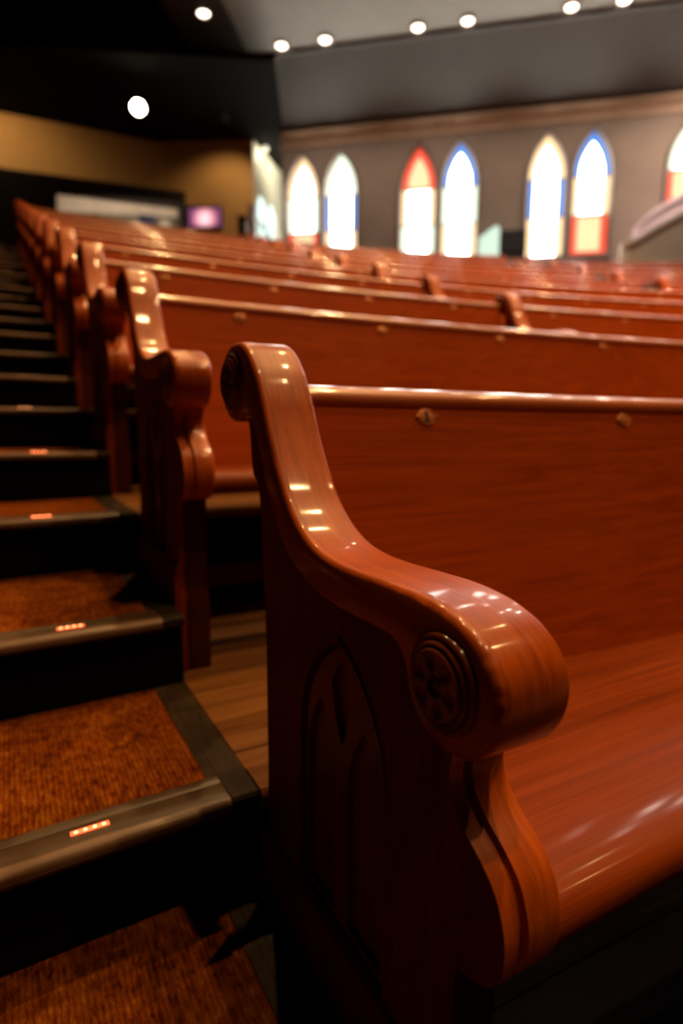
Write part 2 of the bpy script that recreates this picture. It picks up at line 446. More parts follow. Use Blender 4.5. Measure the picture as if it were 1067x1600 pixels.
CORE_REAR = [(-0.0895, 0.236), (-0.089, 0.396)] + REAR[4:]
OUT = REAR + TOPC + s_front[1:] + throat + FOOT
CORE = CORE_REAR + TOPC + s_front[1:] + throat + [(-0.525, 0.236)]           # anticlockwise or not, handled by offset_loop
throat_i = set(range(len(CORE_REAR) + len(TOPC) + len(s_front) - 1 + 1, len(CORE_REAR) + len(TOPC) + len(s_front) - 1 + len(throat)))
def end_fn(a, b, d): return (d, a, b + HB)
def pew_end_meshes():
    D = {}
    n = len(CORE)
    def ins(base, groove): return [base + (groove if i in throat_i else 0) for i in range(n)]
    XC = 0.024
    lp = [(0.0125, CORE), (0.0275, CORE), (0.0295, offset_loop(CORE, ins(0, 0.006))), (0.037, offset_loop(CORE, ins(0, 0.006))), (0.039, CORE),
          (T - 0.007, CORE), (T - 0.0045, offset_loop(CORE, 0.0007)), (T - 0.002, offset_loop(CORE, 0.0025)), (T, offset_loop(CORE, 0.0062))]
    V, F = loft(lp, end_fn, cap=False); F = [f for f in F if not (f[0] % n == n - 1 and f[1] % n == 0)]; F.append(tuple(range((len(lp) - 1) * n, len(lp) * n)))
    D['end_panel'] = ((V, F), M_end)
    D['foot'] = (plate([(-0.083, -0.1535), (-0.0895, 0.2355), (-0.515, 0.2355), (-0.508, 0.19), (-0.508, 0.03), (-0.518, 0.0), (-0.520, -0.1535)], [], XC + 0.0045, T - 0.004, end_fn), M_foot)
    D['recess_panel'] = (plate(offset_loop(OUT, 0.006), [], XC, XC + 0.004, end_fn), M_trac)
    # field board with the gothic opening
    def arch(yc, hw, zb, zs, rise, m=10):
        rr = (hw * hw + rise * rise) / (2 * hw)
        pts = [(yc + hw, zb), (yc + hw, zs)]
        a1 = math.asin(min(1, rise / rr))
        for i in range(1, m + 1):
            a = a1 * i / m; pts.append((yc + hw - rr + rr * math.cos(a), zs + rr * math.sin(a)))
        for i in range(m - 1, -1, -1):
            a = a1 * i / m; pts.append((yc - hw + rr - rr * math.cos(a), zs + rr * math.sin(a)))
        pts.append((yc - hw, zb))
        return pts
    gothic = arch(-0.310, 0.101, 0.094, 0.315, 0.150)
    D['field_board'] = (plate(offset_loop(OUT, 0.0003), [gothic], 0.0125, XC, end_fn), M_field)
    gin = offset_loop(gothic, 0.0085)
    l1 = arch(-0.258, 0.036, 0.108, 0.290, 0.085, 7); l2 = arch(-0.362, 0.036, 0.108, 0.290, 0.085, 7)
    eye = [(-0.310, 0.440), (-0.325, 0.425), (-0.335, 0.405), (-0.328, 0.375), (-0.316, 0.345), (-0.310, 0.335), (-0.304, 0.345), (-0.292, 0.375), (-0.285, 0.405), (-0.295, 0.425)]
    D['tracery'] = (plate(gin, [l1, l2, eye], 0.0165, XC + 0.0005, end_fn), M_trac)
    # raised rim round the gothic opening
    D['arch_moulding'] = (loft([(0.0125, offset_loop(gothic, -0.005)), (0.0095, offset_loop(gothic, -0.0035)), (0.0095, offset_loop(gothic, -0.0012)), (0.0125, offset_loop(gothic, 0.0004)),
                                (0.0125, offset_loop(gothic, -0.005))], end_fn, cap=False), M_trac)
    # S-shaped band with the two scroll faces
    low = [(-0.480, 0.4425), (-0.459, 0.466), (-0.4495, 0.494), (-0.438, 0.5055), (-0.415, 0.5095), (-0.366, 0.5085), (-0.285, 0.511), (-0.217, 0.529), (-0.175, 0.555), (-0.142, 0.592), (-0.118, 0.632), (-0.098, 0.672), (-0.082, 0.700), (-0.062, 0.716)]
    band = TOPC + s_front[1:] + smooth_pts(low, 2)
    # worn, chipped edge along the arm
    chip = []
    for y, z in band:
        w = max(0.0, min(1.0, (-0.40 - y) / 0.08)) if z > 0.44 else 0.0
        chip.append(w * rnd.choice((0.0, 0.0, 0.0006, 0.0012, 0.0020)))
    def oc(d, k): return offset_loop(band, [d + c * k for c in chip])
    bl = [(0.013, band), (0.0075, oc(0.0, 0.3)), (0.0045, oc(0.0007, 1.0)), (0.002, oc(0.0026, 1.0)), (0.0, oc(0.0062, 0.4))]
    D['scroll_band'] = (loft(bl, end_fn), M_end)
    # base plinth
    pl = [(0.013, 0.092), (0.006, 0.088), (0.004, 0.082), (0.002, 0.070), (0.000, 0.066), (0.000, -0.150), (0.013, -0.150)]
    V = []; F = []
    for y in (-0.083, -0.520):
        V += [(x, y, z + HB) for x, z in pl]
    m = len(pl)
    for i in range(m): F.append((i, (i + 1) % m, m + (i + 1) % m, m + i))
    F += [tuple(range(m)), tuple(range(m, 2 * m))]
    D['plinth'] = ((V, F), M_field)
    return D
end_meshes = {k: (mesh_from(k, vf[0], vf[1], 40), m) for k, (vf, m) in pew_end_meshes().items()}
for me, m in end_meshes.values(): me.materials.append(m)
def rosette_mesh():
    seg = 72
    prof = [(0.0425, 0.0), (0.0425, 0.004), (0.0405, 0.0062), (0.038, 0.0062), (0.0368, 0.0048), (0.0362, 0.0072), (0.0345, 0.0092), (0.0325, 0.0088), (0.0316, 0.0070),
            (0.0308, 0.0098), (0.0292, 0.0118), (0.0275, 0.0118), (0.025, 0.0112), (0.021, 0.0110), (0.017, 0.0110), (0.013, 0.0110), (0.0105, 0.0112), (0.0095, 0.0105), (0.0085, 0.0070), (0.006, 0.0072), (0.003, 0.0090), (0.001, 0.0094)]
    V = []; F = []; m = len(prof)
    for k in range(seg):
        th = 2 * math.pi * k / seg
        for r, h in prof:
            if 0.0110 < r < 0.0270:
                w = max(0.0, 1 - abs(((th * 6 / (2 * math.pi) + 0.25) % 1) - 0.5) / 0.30)
                rad = max(0.0, 1 - abs((r - 0.0195) / 0.0080) ** 2)
                h = h - 0.0030 * min(1, w * 1.3) * rad
            V.append((-h, r * math.cos(th), r * math.sin(th)))
    for k in range(seg):
        j = (k + 1) % seg
        for i in range(m - 1): F.append((k * m + i, j * m + i, j * m + i + 1, k * m + i + 1))
    V.append((-prof[-1][1], 0, 0))
    for k in range(seg): F.append((k * m + m - 1, ((k + 1) % seg) * m + m - 1, len(V) - 1))
    F.append(tuple(k * m for k in range(seg)))
    me = mesh_from('rosette', V, F, 50); me.materials.append(M_carve)
    return me
ros_mesh = rosette_mesh()

def add_end(parent, r, ph, mirror=False):
    core = link('end_panel', end_meshes['end_panel'][0], None, parent)
    core.location = (r * math.sin(ph), r * math.cos(ph) - r, 0); core.rotation_euler = (0, 0, -ph)
    if mirror: core.scale = (-1, 1, 1)
    for nm in ('foot', 'recess_panel', 'field_board', 'tracery', 'arch_moulding', 'scroll_band', 'plinth'):
        link(nm, end_meshes[nm][0], None, core)
    for (y, z) in ((-0.511, 0.4965), (0.0, 0.7708)):
        ro = link('rosette', ros_mesh, None, core); ro.location = (0.0005, y, z + HB)
    return core

# number plates
def plate_mesh():
    pts = []
    for a in range(0, 360, 12):
        t = math.radians(a); c, s = math.cos(t), math.sin(t)
        x = 0.0195 * c; z = 0.0150 * s
        if abs(s) < 0.35: x += math.copysign(0.0042 * (1 - abs(s) / 0.35), c)
        pts.append((x, z))
    fn = lambda a, b, d: (a, d, b)
    mb = MB().add(loft([(0.0008, pts), (-0.0012, pts), (-0.0020, offset_loop(pts, 0.0010))], fn))
    rim = offset_loop(pts, 0.0018)
    mb.add(loft([(-0.0019, offset_loop(pts, 0.0012)), (-0.0028, offset_loop(pts, 0.0018)), (-0.0028, offset_loop(pts, 0.0026)), (-0.0019, offset_loop(pts, 0.0032))], fn, cap=False))
    for sx in (-1, 1):
        mb.add(lathe([(0.0026, 0.0015), (0.0024, 0.0030), (0.0014, 0.0040), (0.0004, 0.0042)], 10, lambda x, y, z, sx=sx: (x + sx * 0.0195, -z, y)))
    me = mesh_from('number_plate', *mb.get(), 40); me.materials.append(M_brass); return me
PLATE = plate_mesh()
def digit_mesh(txt):
    cu_ = bpy.data.curves.new('digit_curve', 'FONT'); cu_.body = txt; cu_.size = 0.021; cu_.extrude = 0.0006
    cu_.align_x = 'CENTER'; cu_.align_y = 'CENTER'; cu_.offset = 0.0006
    o = bpy.data.objects.new('digit_tmp', cu_); col.objects.link(o)
    me = bpy.data.meshes.new_from_object(o.evaluated_get(bpy.context.evaluated_depsgraph_get()))
    bpy.data.objects.remove(o); bpy.data.curves.remove(cu_)
    for v in me.vertices: v.co = Vector((v.co.x, -v.co.z, v.co.y))
    if len(me.materials) == 0: me.materials.append(M_ink)
    else: me.materials[0] = M_ink
    return me
one = [(x * 1.25, z * 1.15) for x, z in [(-0.0050, -0.0085), (0.0050, -0.0085), (0.0050, -0.0062), (0.0022, -0.0055), (0.0022, 0.0085), (-0.0008, 0.0085), (-0.0050, 0.0062), (-0.0050, 0.0042), (-0.0020, 0.0048), (-0.0020, -0.0055), (-0.0050, -0.0062)]]
DIG = {'1': mesh_from('digit', *loft([(-0.0016, one), (-0.0026, one)], lambda a, b, d: (a, d, b)), 0)}
DIG['1'].materials.append(M_ink)
for d_ in range(2, 16): DIG[str(d_)] = digit_mesh(str(d_))

BACK = [(-0.026, 0.745), (-0.150, 0.262), (-0.122, 0.254), (0.002, 0.737)]
RAIL = [(-0.0262, 0.7380), (-0.0290, 0.7400), (-0.0305, 0.7450), (-0.0302, 0.7510), (-0.0285, 0.7565), (-0.0258, 0.7610), (-0.0222, 0.7645), (-0.0180, 0.7670), (-0.0120, 0.7692), (-0.0040, 0.7713), (0.0030, 0.7727), (0.0080, 0.7725), (0.0110, 0.7690), (0.0110, 0.7450), (0.0040, 0.738)]
SEAT = [(-0.128, 0.2815), (-0.250, 0.2830), (-0.380, 0.2890), (-0.500, 0.2975), (-0.535, 0.2982), (-0.552, 0.2955), (-0.563, 0.2895), (-0.5695, 0.280), (-0.571, 0.269), (-0.567, 0.258), (-0.556, 0.2500), (-0.540, 0.2470), (-0.128, 0.2430)]
STRETCH = [(-0.135, -0.075), (-0.105, -0.075), (-0.105, -0.015), (-0.135, -0.015)]
RAKE = math.atan2(0.124, 0.483)
FRONT_AT = lambda z: -0.026 - (0.745 - z) * 0.124 / 0.483

ORD = ['nearest', 'second', 'third', 'fourth', 'fifth', 'sixth', 'seventh', 'eighth', 'ninth', 'tenth', 'topmost']
def build_pew(k, pa, pb, label, last=False, first_no=1):
    r = R0 + k * ROW_D
    root = empty('pew', (r * math.sin(pa), r * math.cos(pa) - R0, k * ROW_H - HB), -pa)
    tag(root, label, 'pew', 'curved wooden pews on the balcony tiers')
    ph0 = (T - 0.006) / r
    ph1 = pb - pa - (0.016 / r)
    if last: ph1 = pb - pa - (T - 0.006) / r
    seg = max(8, int((ph1 - ph0) * r / 0.16))
    add_end(root, r, 0.0)
    if last: add_end(root, r, pb - pa, mirror=True)
    back = obj('backrest', arc_sweep(BACK, r, ph0, ph1, seg, HB), M_back, root)
    obj('top_rail', arc_sweep(RAIL, r, ph0, ph1, seg, HB), M_rail, root, 50)
    obj('seat', arc_sweep(SEAT, r, ph0, ph1, seg, HB), M_seat, root, 50)
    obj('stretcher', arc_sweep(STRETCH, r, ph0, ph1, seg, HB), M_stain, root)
    s = T + 0.256; no = first_no
    while s < (pb - pa) * r - 0.12:
        ph = s / r; z = 0.7235; y = FRONT_AT(z)
        for nm, me, off in (('number_plate', PLATE, 0.0), ('plate_number', DIG[str(min(no, 15))], 0.0)):
            p = link(nm, me, None, back)
            p.location = ((r + y) * math.sin(ph), (r + y) * math.cos(ph) - r, z + HB)
            p.rotation_euler = (-RAKE, 0, -ph)
        s += 0.50; no += 1
    return root
for k in range(NROWS):
    if k == 0:
        build_pew(k, 0, PHI1, 'nearest pew in sharp focus, scrolled arm and brass seat number plates', last=True)
    elif k == 1:
        build_pew(k, 0, PHI2, 'second pew along the aisle, just behind the nearest pew, number plates on its back', last=True)
    else:
        w = ORD[k]
        build_pew(k, 0, PHI1, '%s pew up the aisle, its scrolled end beside the stair' % w if k < 10 else 'topmost pew beside the stair, highest scrolled end on the aisle')
        build_pew(k, PHI1, PHI2, '%s row pew starting at the first mid-row scrolled divider from the aisle' % w, first_no=5)
        if k < 10: build_pew(k, PHI2, PHI3, '%s row pew at the far right, beyond the second scrolled divider' % w, last=True, first_no=11)

# ================================================================== window wall
def wfn(d0):
    return lambda a, b, d: tuple(wall_pt(a, d0 + d, b))
def arch2(c, hw, zb, zs, rise, m=9):
    rr = (hw * hw + rise * rise) / (2 * hw); a1 = math.asin(min(1, rise / rr))
    pts = [(c + hw, zb), (c + hw, zs)]
    for i in range(1, m + 1):
        a = a1 * i / m; pts.append((c + hw - rr + rr * math.cos(a), zs + rr * math.sin(a)))
    for i in range(m - 1, -1, -1):
        a = a1 * i / m; pts.append((c - hw + rr - rr * math.cos(a), zs + rr * math.sin(a)))
    pts.append((c - hw, zb)); return pts
WIN = [(3.97, ('amber', 'white'), ('green', 'white'), ('red', 'peach'), 4.55), (3.076, ('green', 'white'), ('blue', 'white'), ('amber', 'white'), None),
       (1.309, ('red', 'peach'), ('amber', 'white'), ('green', 'white'), None), (0.407, ('blue', 'white'), ('green', 'white'), ('amber', 'white'), None),
       (-1.409, ('amber', 'white'), ('blue', 'white'), ('amber', 'white'), None), (-2.316, ('blue', 'white'), ('amber', 'white'), ('red', 'peach'), None),
       (-4.135, ('green', 'white'), ('red', 'peach'), ('amber', 'white'), None), (-5.03, ('amber', 'white'), ('blue', 'white'), ('green', 'white'), None),
       (-6.83, ('blue', 'white'), ('green', 'white'), ('red', 'peach'), None), (-7.73, ('red', 'peach'), ('amber', 'white'), ('amber', 'white'), None)]
ZS, ZM1, ZM2, RISE, HW = 4.352, 5.19, 5.955, 0.875, 0.365
holes = [arch2(c, HW, ZS, ZM2, RISE) for c, *_ in WIN]
wall = obj('wall_right', plate([(4.4565, 1.5), (4.4565, 7.45), (-10.5, 7.45), (-10.5, 1.5)], holes, 0.0, 0.35, wfn(14.0)), M_wall, None, 30)
tag(wall, kind='structure')
for i, (c, up, mid, lo, lowz) in enumerate(WIN):
    root = tag(empty('window_%d' % (i + 1), tuple(wall_pt(c, 14.15, ZS))), kind='structure')
    inv = Matrix.Translation(-Vector(wall_pt(c, 14.15, ZS)))
    def loc(vf): return [tuple(inv @ Vector(v)) for v in vf[0]], vf[1]
    sur = arch2(c, HW, ZS, ZM2, RISE)
    obj('surround', loc(loft([(-0.01, offset_loop(sur, -0.085)), (-0.05, offset_loop(sur, -0.075)), (-0.05, offset_loop(sur, -0.03)), (-0.02, offset_loop(sur, -0.005)), (0.20, offset_loop(sur, 0.001)), (0.20, offset_loop(sur, -0.085)), (-0.01, offset_loop(sur, -0.085))], wfn(14.0), cap=False)), M_stone, root)
    b = 0.13
    tiers = [(ZS, ZM1, lo), (ZM1, ZM2, mid), (ZM2, None, up)]
    for z0, z1, (cb, cc) in tiers:
        zz0 = z0 + 0.012
        if z1 is None:
            outer = arch2(c, HW, zz0, ZM2 + 0.013, RISE - 0.013); inner = arch2(c, HW - b, zz0 + 0.02, ZM2 + 0.035, RISE - 0.24)
        else:
            zz1 = z1 - 0.012
            outer = [(c + HW, zz0), (c + HW, zz1), (c - HW, zz1), (c - HW, zz0)]
            by = 0.10 if cc == 'peach' else 0.02
            inner = [(c + HW - b, zz0 + by), (c + HW - b, zz1 - 0.02), (c - HW + b, zz1 - 0.02), (c - HW + b, zz0 + by)]
        bo = obj('glass_border', loc(plate(outer, [inner], 0.0, 0.012, wfn(14.14))), G[cb], root, 0)
        pa_ = obj('pane', loc(plate(inner, [], 0.002, 0.010, wfn(14.14))), G[cc], root, 0)
    for zz in (ZM1, ZM2):
        obj('glazing_bar', loc(plate([(c + HW, zz - 0.013), (c + HW, zz + 0.013), (c - HW, zz + 0.013), (c - HW, zz - 0.013)], [], -0.01, 0.03, wfn(14.13))), M_stone, root)
    obj('sill', loc(plate([(c + HW + 0.1, ZS - 0.09), (c + HW + 0.1, ZS - 0.005), (c - HW - 0.1, ZS - 0.005), (c - HW - 0.1, ZS - 0.09)], [], -0.10, 0.13, wfn(14.0))), M_stone, root)
# cornice
prof = [(0.0, 6.98), (-0.035, 7.0), (-0.035, 7.06), (-0.07, 7.09), (-0.09, 7.14), (-0.16, 7.19), (-0.20, 7.22), (-0.20, 7.27), (0.0, 7.27)]
V = []; F = []; m = len(prof)
for t in (4.45, -10.5): V += [tuple(wall_pt(t, 14.0 + d, z)) for d, z in prof]
for i in range(m): F.append((i, (i + 1) % m, m + (i + 1) % m, m + i))
F += [tuple(range(m)), tuple(range(m, 2 * m))]
tag(obj('trim_1', (V, F), M_trim, None, 40), kind='structure')

# ================================================================== ceilings
def slab_quad(pts, up):
    pts = [Vector(p) for p in pts]
    return [tuple(p) for p in pts] + [tuple(p + Vector((0, 0, up))) for p in pts], [(0, 1, 2, 3), (4, 7, 6, 5), (0, 4, 5, 1), (1, 5, 6, 2), (2, 6, 7, 3), (3, 7, 4, 0)]
ceil_z = lambda d: 8.05 + 0.12 * (12.4 - d)
tag(obj('ceiling', slab_quad([wall_pt(11, 9.5, ceil_z(9.5)), wall_pt(-11, 9.5, ceil_z(9.5)), wall_pt(-11, -14, ceil_z(-14)), wall_pt(11, -14, ceil_z(-14))], 0.2), M_darkceil), kind='structure')  # unseen overhead part, darkened to cut its reflection in the pews
tag(obj('ceiling_side', slab_quad([wall_pt(4.6, 12.4, ceil_z(12.4)), wall_pt(-11, 12.4, ceil_z(12.4)), wall_pt(-11, 9.5, ceil_z(9.5)), wall_pt(4.6, 9.5, ceil_z(9.5))], 0.2), M_ceil), kind='structure')
tag(obj('ceiling_soffit', slab_quad([wall_pt(4.4565, 14.02, 7.26), wall_pt(-10.6, 14.02, 7.26), wall_pt(-10.6, 12.36, 8.05), wall_pt(4.4565, 12.36, 8.05)], 0.15), M_soffit), kind='structure')
edge = MB()
tag(obj('trim_2', plate([(4.45, 0.0), (4.45, 0.09), (-10.5, 0.09), (-10.5, 0.0)], [], 0.0, 0.08, lambda a, b, d: tuple(wall_pt(a, 12.33 + d, 7.995 + b))), M_soffit), kind='structure')
ZT = 7.354
tag(obj('ceiling_falloff_mid', slab_quad([wall_pt(5.7, 12.4, ceil_z(12.4)), wall_pt(4.6, 12.4, ceil_z(12.4)), wall_pt(4.6, 9.5, ceil_z(9.5)), wall_pt(5.7, 9.5, ceil_z(9.5))], 0.2), M_falloffceil), kind='structure')
tag(obj('ceiling_falloff_black', slab_quad([wall_pt(11, 12.4, ceil_z(12.4)), wall_pt(5.7, 12.4, ceil_z(12.4)), wall_pt(5.7, 9.5, ceil_z(9.5)), wall_pt(11, 9.5, ceil_z(9.5))], 0.2), M_blackceil), kind='structure')  # black tone stands in for ceiling left unlit
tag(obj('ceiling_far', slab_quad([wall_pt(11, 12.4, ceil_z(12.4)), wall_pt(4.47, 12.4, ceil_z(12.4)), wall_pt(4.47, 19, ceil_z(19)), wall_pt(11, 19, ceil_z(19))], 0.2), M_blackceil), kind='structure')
bc = [(4.43, 10.15), (0.02, 12.15), (-3.9, 13.97), (-3.9, 16.5), (7.6, 16.5), (7.6, 14.8), (5.66, 12.62)]
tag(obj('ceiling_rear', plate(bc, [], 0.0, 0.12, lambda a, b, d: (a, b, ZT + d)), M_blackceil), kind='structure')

# ================================================================== rear walls
def vwall(name, p, q, z0, z1, th, mat):
    p, q = Vector((p[0], p[1], 0)), Vector((q[0], q[1], 0)); d = (q - p).normalized(); nrm = Vector((-d.y, d.x, 0)) * th
    P4 = [p, q, q + nrm, p + nrm]
    V = [(v.x, v.y, z) for z in (z0, z1) for v in P4]
    return tag(obj(name, (V, [(0, 1, 2, 3), (4, 7, 6, 5), (0, 4, 5, 1), (1, 5, 6, 2), (2, 6, 7, 3), (3, 7, 4, 0)]), mat, None, 0), kind='structure')
A0, A1, A2, A3 = (-4.3, 15.17), (3.2253, 14.4666), (5.1533, 13.2069), (7.3, 15.41)
vwall('wall_back', A0, A1, 2.6, ZT, 0.2, M_tan)
vwall('wall_back_corner', A1, A2, 2.6, ZT, 0.2, M_tan)
vwall('wall_vestibule', A2, A3, 2.6, ZT, 0.2, M_pale)
# twin arched window in the vestibule wall
cd = (Vector((A3[0], A3[1], 0)) - Vector((A2[0], A2[1], 0))).normalized(); cn = Vector((cd.y, -cd.x, 0))
vr = tag(empty('window_%d' % (len(WIN) + 1), tuple(Vector((A2[0], A2[1], 5.1)) + cd * 0.8)), kind='structure')
base = vr.location.copy()
for c in (0.42, 1.05):
    o = arch2(c, 0.26, 5.2, 5.95, 0.30, 6)
    f = lambda a, b, d: tuple(Vector((A2[0], A2[1], b)) + cd * a + cn * d - base)
    obj('window_frame', plate(offset_loop(o, -0.04), [o], 0.001, 0.03, f), M_white, vr)
    obj('pane', plate(o, [], 0.002, 0.012, f), G['teal'], vr, 0)

# ================================================================== things along the back
# dark booth with a long pale panel
bp0 = Vector((-0.0995, 13.1402, 0)); bd_ = Vector((3.3478 + 0.0995, 12.526 - 13.1402, 0)).normalized(); bn_ = Vector((bd_.y, -bd_.x, 0))
booth = empty('sound_booth', tuple(bp0 + Vector((0, 0, 3.24))))
tag(booth, 'dark panelled booth with a long pale framed opening, below the ochre wall', 'booth')
def bf(a, b, d): return tuple(bd_ * a + bn_ * d + Vector((0, 0, b - 3.24)))
zP = lambda a, z0, z1: z0 + (z1 - z0) * (a - 0.96) / 2.45
frame_o = [(0.90, 4.60), (0.90, 5.37), (3.44, 5.53), (3.44, 4.60)]
frame_i = [(0.97, 4.66), (0.97, 5.32), (3.40, 5.475), (3.40, 4.66)]
obj('front_panel', plate([(-1.6, 3.25), (-1.6, 5.65), (3.50, 5.65), (3.50, 3.25)], [frame_i], -0.08, 0.0, bf), M_booth, booth)
obj('side_panel', plate([(3.42, 3.25), (3.42, 5.65), (3.50, 5.65), (3.50, 3.25)], [], -1.35, -0.081, bf), M_booth, booth)
obj('roof', plate([(-1.6, 5.60), (-1.6, 5.65), (3.41, 5.65), (3.41, 5.60)], [], -1.3, -0.081, bf), M_booth, booth)
obj('opening_frame', plate(frame_o, [frame_i], -0.05, 0.03, bf), M_booth, booth)
obj('white_header', plate([(0.6, 5.22), (0.6, 5.58), (3.40, 5.58), (3.40, 5.40)], [], -0.95, -0.90, bf), M_mirror, booth)
obj('grey_backboard', plate([(0.6, 4.2), (0.6, 5.22), (3.40, 5.40), (3.40, 4.2)], [], -0.95, -0.88, bf), M_boothgrey, booth)
for a in (1.3, 2.2, 3.0):  # lamps added out of sight to light the booth interior
    lm = obj('added_booth_lamp', lathe([(0.05, 0.0), (0.045, -0.03), (0.02, -0.04)], 12), M_globe, booth); lm.location = bf(a, 5.60, -0.16)
    l = bpy.data.lights.new('added_booth_light', 'POINT'); l.energy = 10; l.color = (1.0, 0.80, 0.58); l.shadow_soft_size = 0.05
    lo = bpy.data.objects.new('added_booth_light', l); col.objects.link(lo); lo.parent = booth; lo.location = bf(a, 5.53, -0.16)
for a, w, z0, z1, mt, nm in ((1.65, 0.20, 4.7, 5.20, M_booth, 'rack_unit'), (2.72, 0.34, 4.8, 5.32, M_bagblue, 'monitor_back'), (2.15, 0.20, 4.7, 5.08, M_dark, 'rack_unit'), (3.1, 0.22, 4.75, 5.24, M_mirror, 'control_box')):
    pts = [(a - w / 2, z0), (a - w / 2, z1 - 0.03), (a - w / 2 + 0.03, z1), (a + w / 2 - 0.03, z1), (a + w / 2, z1 - 0.03), (a + w / 2, z0)]
    obj(nm, plate(pts, [], -0.86, -0.70, bf), mt, booth)

# wall screen
wd_ = Vector((0.8371, -0.547, 0)); wn_ = Vector((-0.547, -0.8371, 0))
tvb = Vector((3.2253, 14.4666, 0)) + wd_ * 1.13 + wn_ * 0.03
tv = empty('wall_screen', (tvb.x, tvb.y, 5.38))
tag(tv, 'wall screen glowing pink and violet on the ochre wall', 'television')
def tf(a, b, d): return tuple(wd_ * a + wn_ * d + Vector((0, 0, b)))
rr_ = lambda w, z0, z1, r: [(-w + r, z0), (-w, z0 + r), (-w, z1 - r), (-w + r, z1), (w - r, z1), (w, z1 - r), (w, z0 + r), (w - r, z0)]
obj('bezel', plate(rr_(0.43, 0.0, 0.50, 0.02), [rr_(0.39, 0.04, 0.46, 0.005)], 0.0, 0.06, tf), M_booth, tv)
obj('back_cover', plate(rr_(0.42, 0.01, 0.49, 0.02), [], -0.02, 0.02, tf), M_dark, tv)
def screen_mat():
    m, N, L, b = new_mat('pink violet screen picture')
    tc = N.new('ShaderNodeTexCoord'); g = N.new('ShaderNodeTexGradient'); g.gradient_type = 'SPHERICAL'
    mp = N.new('ShaderNodeMapping'); mp.inputs['Location'].default_value = (0.02, 0.0, -0.72); mp.inputs['Scale'].default_value = (3.2, 3.2, 3.2)
    L.new(tc.outputs['Object'], mp.inputs['Vector']); L.new(mp.outputs['Vector'], g.inputs['Vector'])
    r = N.new('ShaderNodeValToRGB'); e = r.color_ramp.elements
    e[0].color = (0.20, 0.05, 0.14, 1); e[1].position = 0.75; e[1].color = (1.0, 0.66, 0.72, 1)
    k = e.new(0.35); k.color = (0.75, 0.26, 0.30, 1)
    L.new(g.outputs['Fac'], r.inputs['Fac']); L.new(r.outputs['Color'], b.inputs['Emission Color'])
    b.inputs['Emission Strength'].default_value = 1.3; b.inputs['Base Color'].default_value = (0.02, 0.02, 0.02, 1)
    return m
obj('screen', plate([(-0.385, 0.045), (-0.385, 0.455), (0.385, 0.455), (0.385, 0.045)], [], 0.022, 0.03, tf), screen_mat(), tv, 0)

# pier, dark cabinet and handrail at the vestibule
pier = obj('wall_pier', bbox_(-0.07, 0.07, -0.09, 0.09, 0, 2.0, 0.01), M_mauve); pier.location = (4.447, 11.46, 3.24); pier.rotation_euler = (0, 0, -0.55)
tag(pier, kind='structure')
cab = empty('floor_cabinet', (4.26, 11.55, 3.24), -0.55)
tag(cab, 'narrow dark brown cabinet standing left of the mauve pier', 'cabinet')
obj('body', bbox_(-0.08, 0.08, -0.14, 0.14, 0.0, 1.72, 0.012), M_booth, cab)
obj('top', bbox_(-0.095, 0.095, -0.155, 0.155, 1.72, 1.76, 0.008), M_stain, cab)
obj('door', bbox_(-0.065, 0.065, -0.150, -0.139, 0.06, 1.66, 0.004), M_stain, cab)
obj('door_handle', tube([(0.04, -0.152, 0.85), (0.04, -0.175, 0.86), (0.04, -0.175, 0.98), (0.04, -0.152, 0.99)], 0.008), M_brass, cab)
hr = empty('stair_handrail', (4.9, 12.2, 3.24))
tag(hr, 'slanting handrail in front of the bright cream vestibule wall', 'handrail')
h0 = Vector((4.58, 11.88, 5.28)) - hr.location; h1 = Vector((5.25, 12.55, 5.13)) - hr.location
obj('rail', tube([h0, h0.lerp(h1, 0.5), h1 + Vector((0, 0, -0.02)), h1 + Vector((0.06, 0.06, -0.12)), h1 + Vector((0.07, 0.07, -0.3))], 0.028, 10), M_post, hr)
for q in (0.02, 0.5, 0.97):
    p = h0.lerp(h1, q)
    obj('baluster', tube([(p.x, p.y, 0.0), (p.x, p.y, p.z)], 0.015), M_post, hr)

# pale sloped-side equipment cabinet between the windows
eq = empty('equipment_cabinet', tuple(wall_pt(-0.5, 13.2, 3.24)))
tag(eq, 'black equipment cabinet with a pale green slanted panel, its brightness painted in, between the tall windows', 'cabinet')
eqb = eq.location.copy()
ef = lambda a, b, d: tuple(wall_pt(a, 13.2 + d, b) - eqb)
obj('body', plate([(-0.455, 3.26), (-0.455, 4.70), (-0.98, 4.70), (-0.98, 3.26)], [], 0.0, 0.45, ef), M_dark, eq)
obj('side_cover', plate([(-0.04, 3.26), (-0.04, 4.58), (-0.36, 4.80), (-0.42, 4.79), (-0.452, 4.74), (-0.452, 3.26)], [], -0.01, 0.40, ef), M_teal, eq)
obj('door', plate([(-0.49, 4.28), (-0.49, 4.66), (-0.94, 4.66), (-0.94, 4.28)], [], -0.015, -0.001, ef), M_dark, eq)
obj('foot_rail', plate([(-0.03, 3.245), (-0.03, 3.26), (-0.98, 3.26), (-0.98, 3.245)], [], 0.02, 0.38, ef), M_dark, eq)

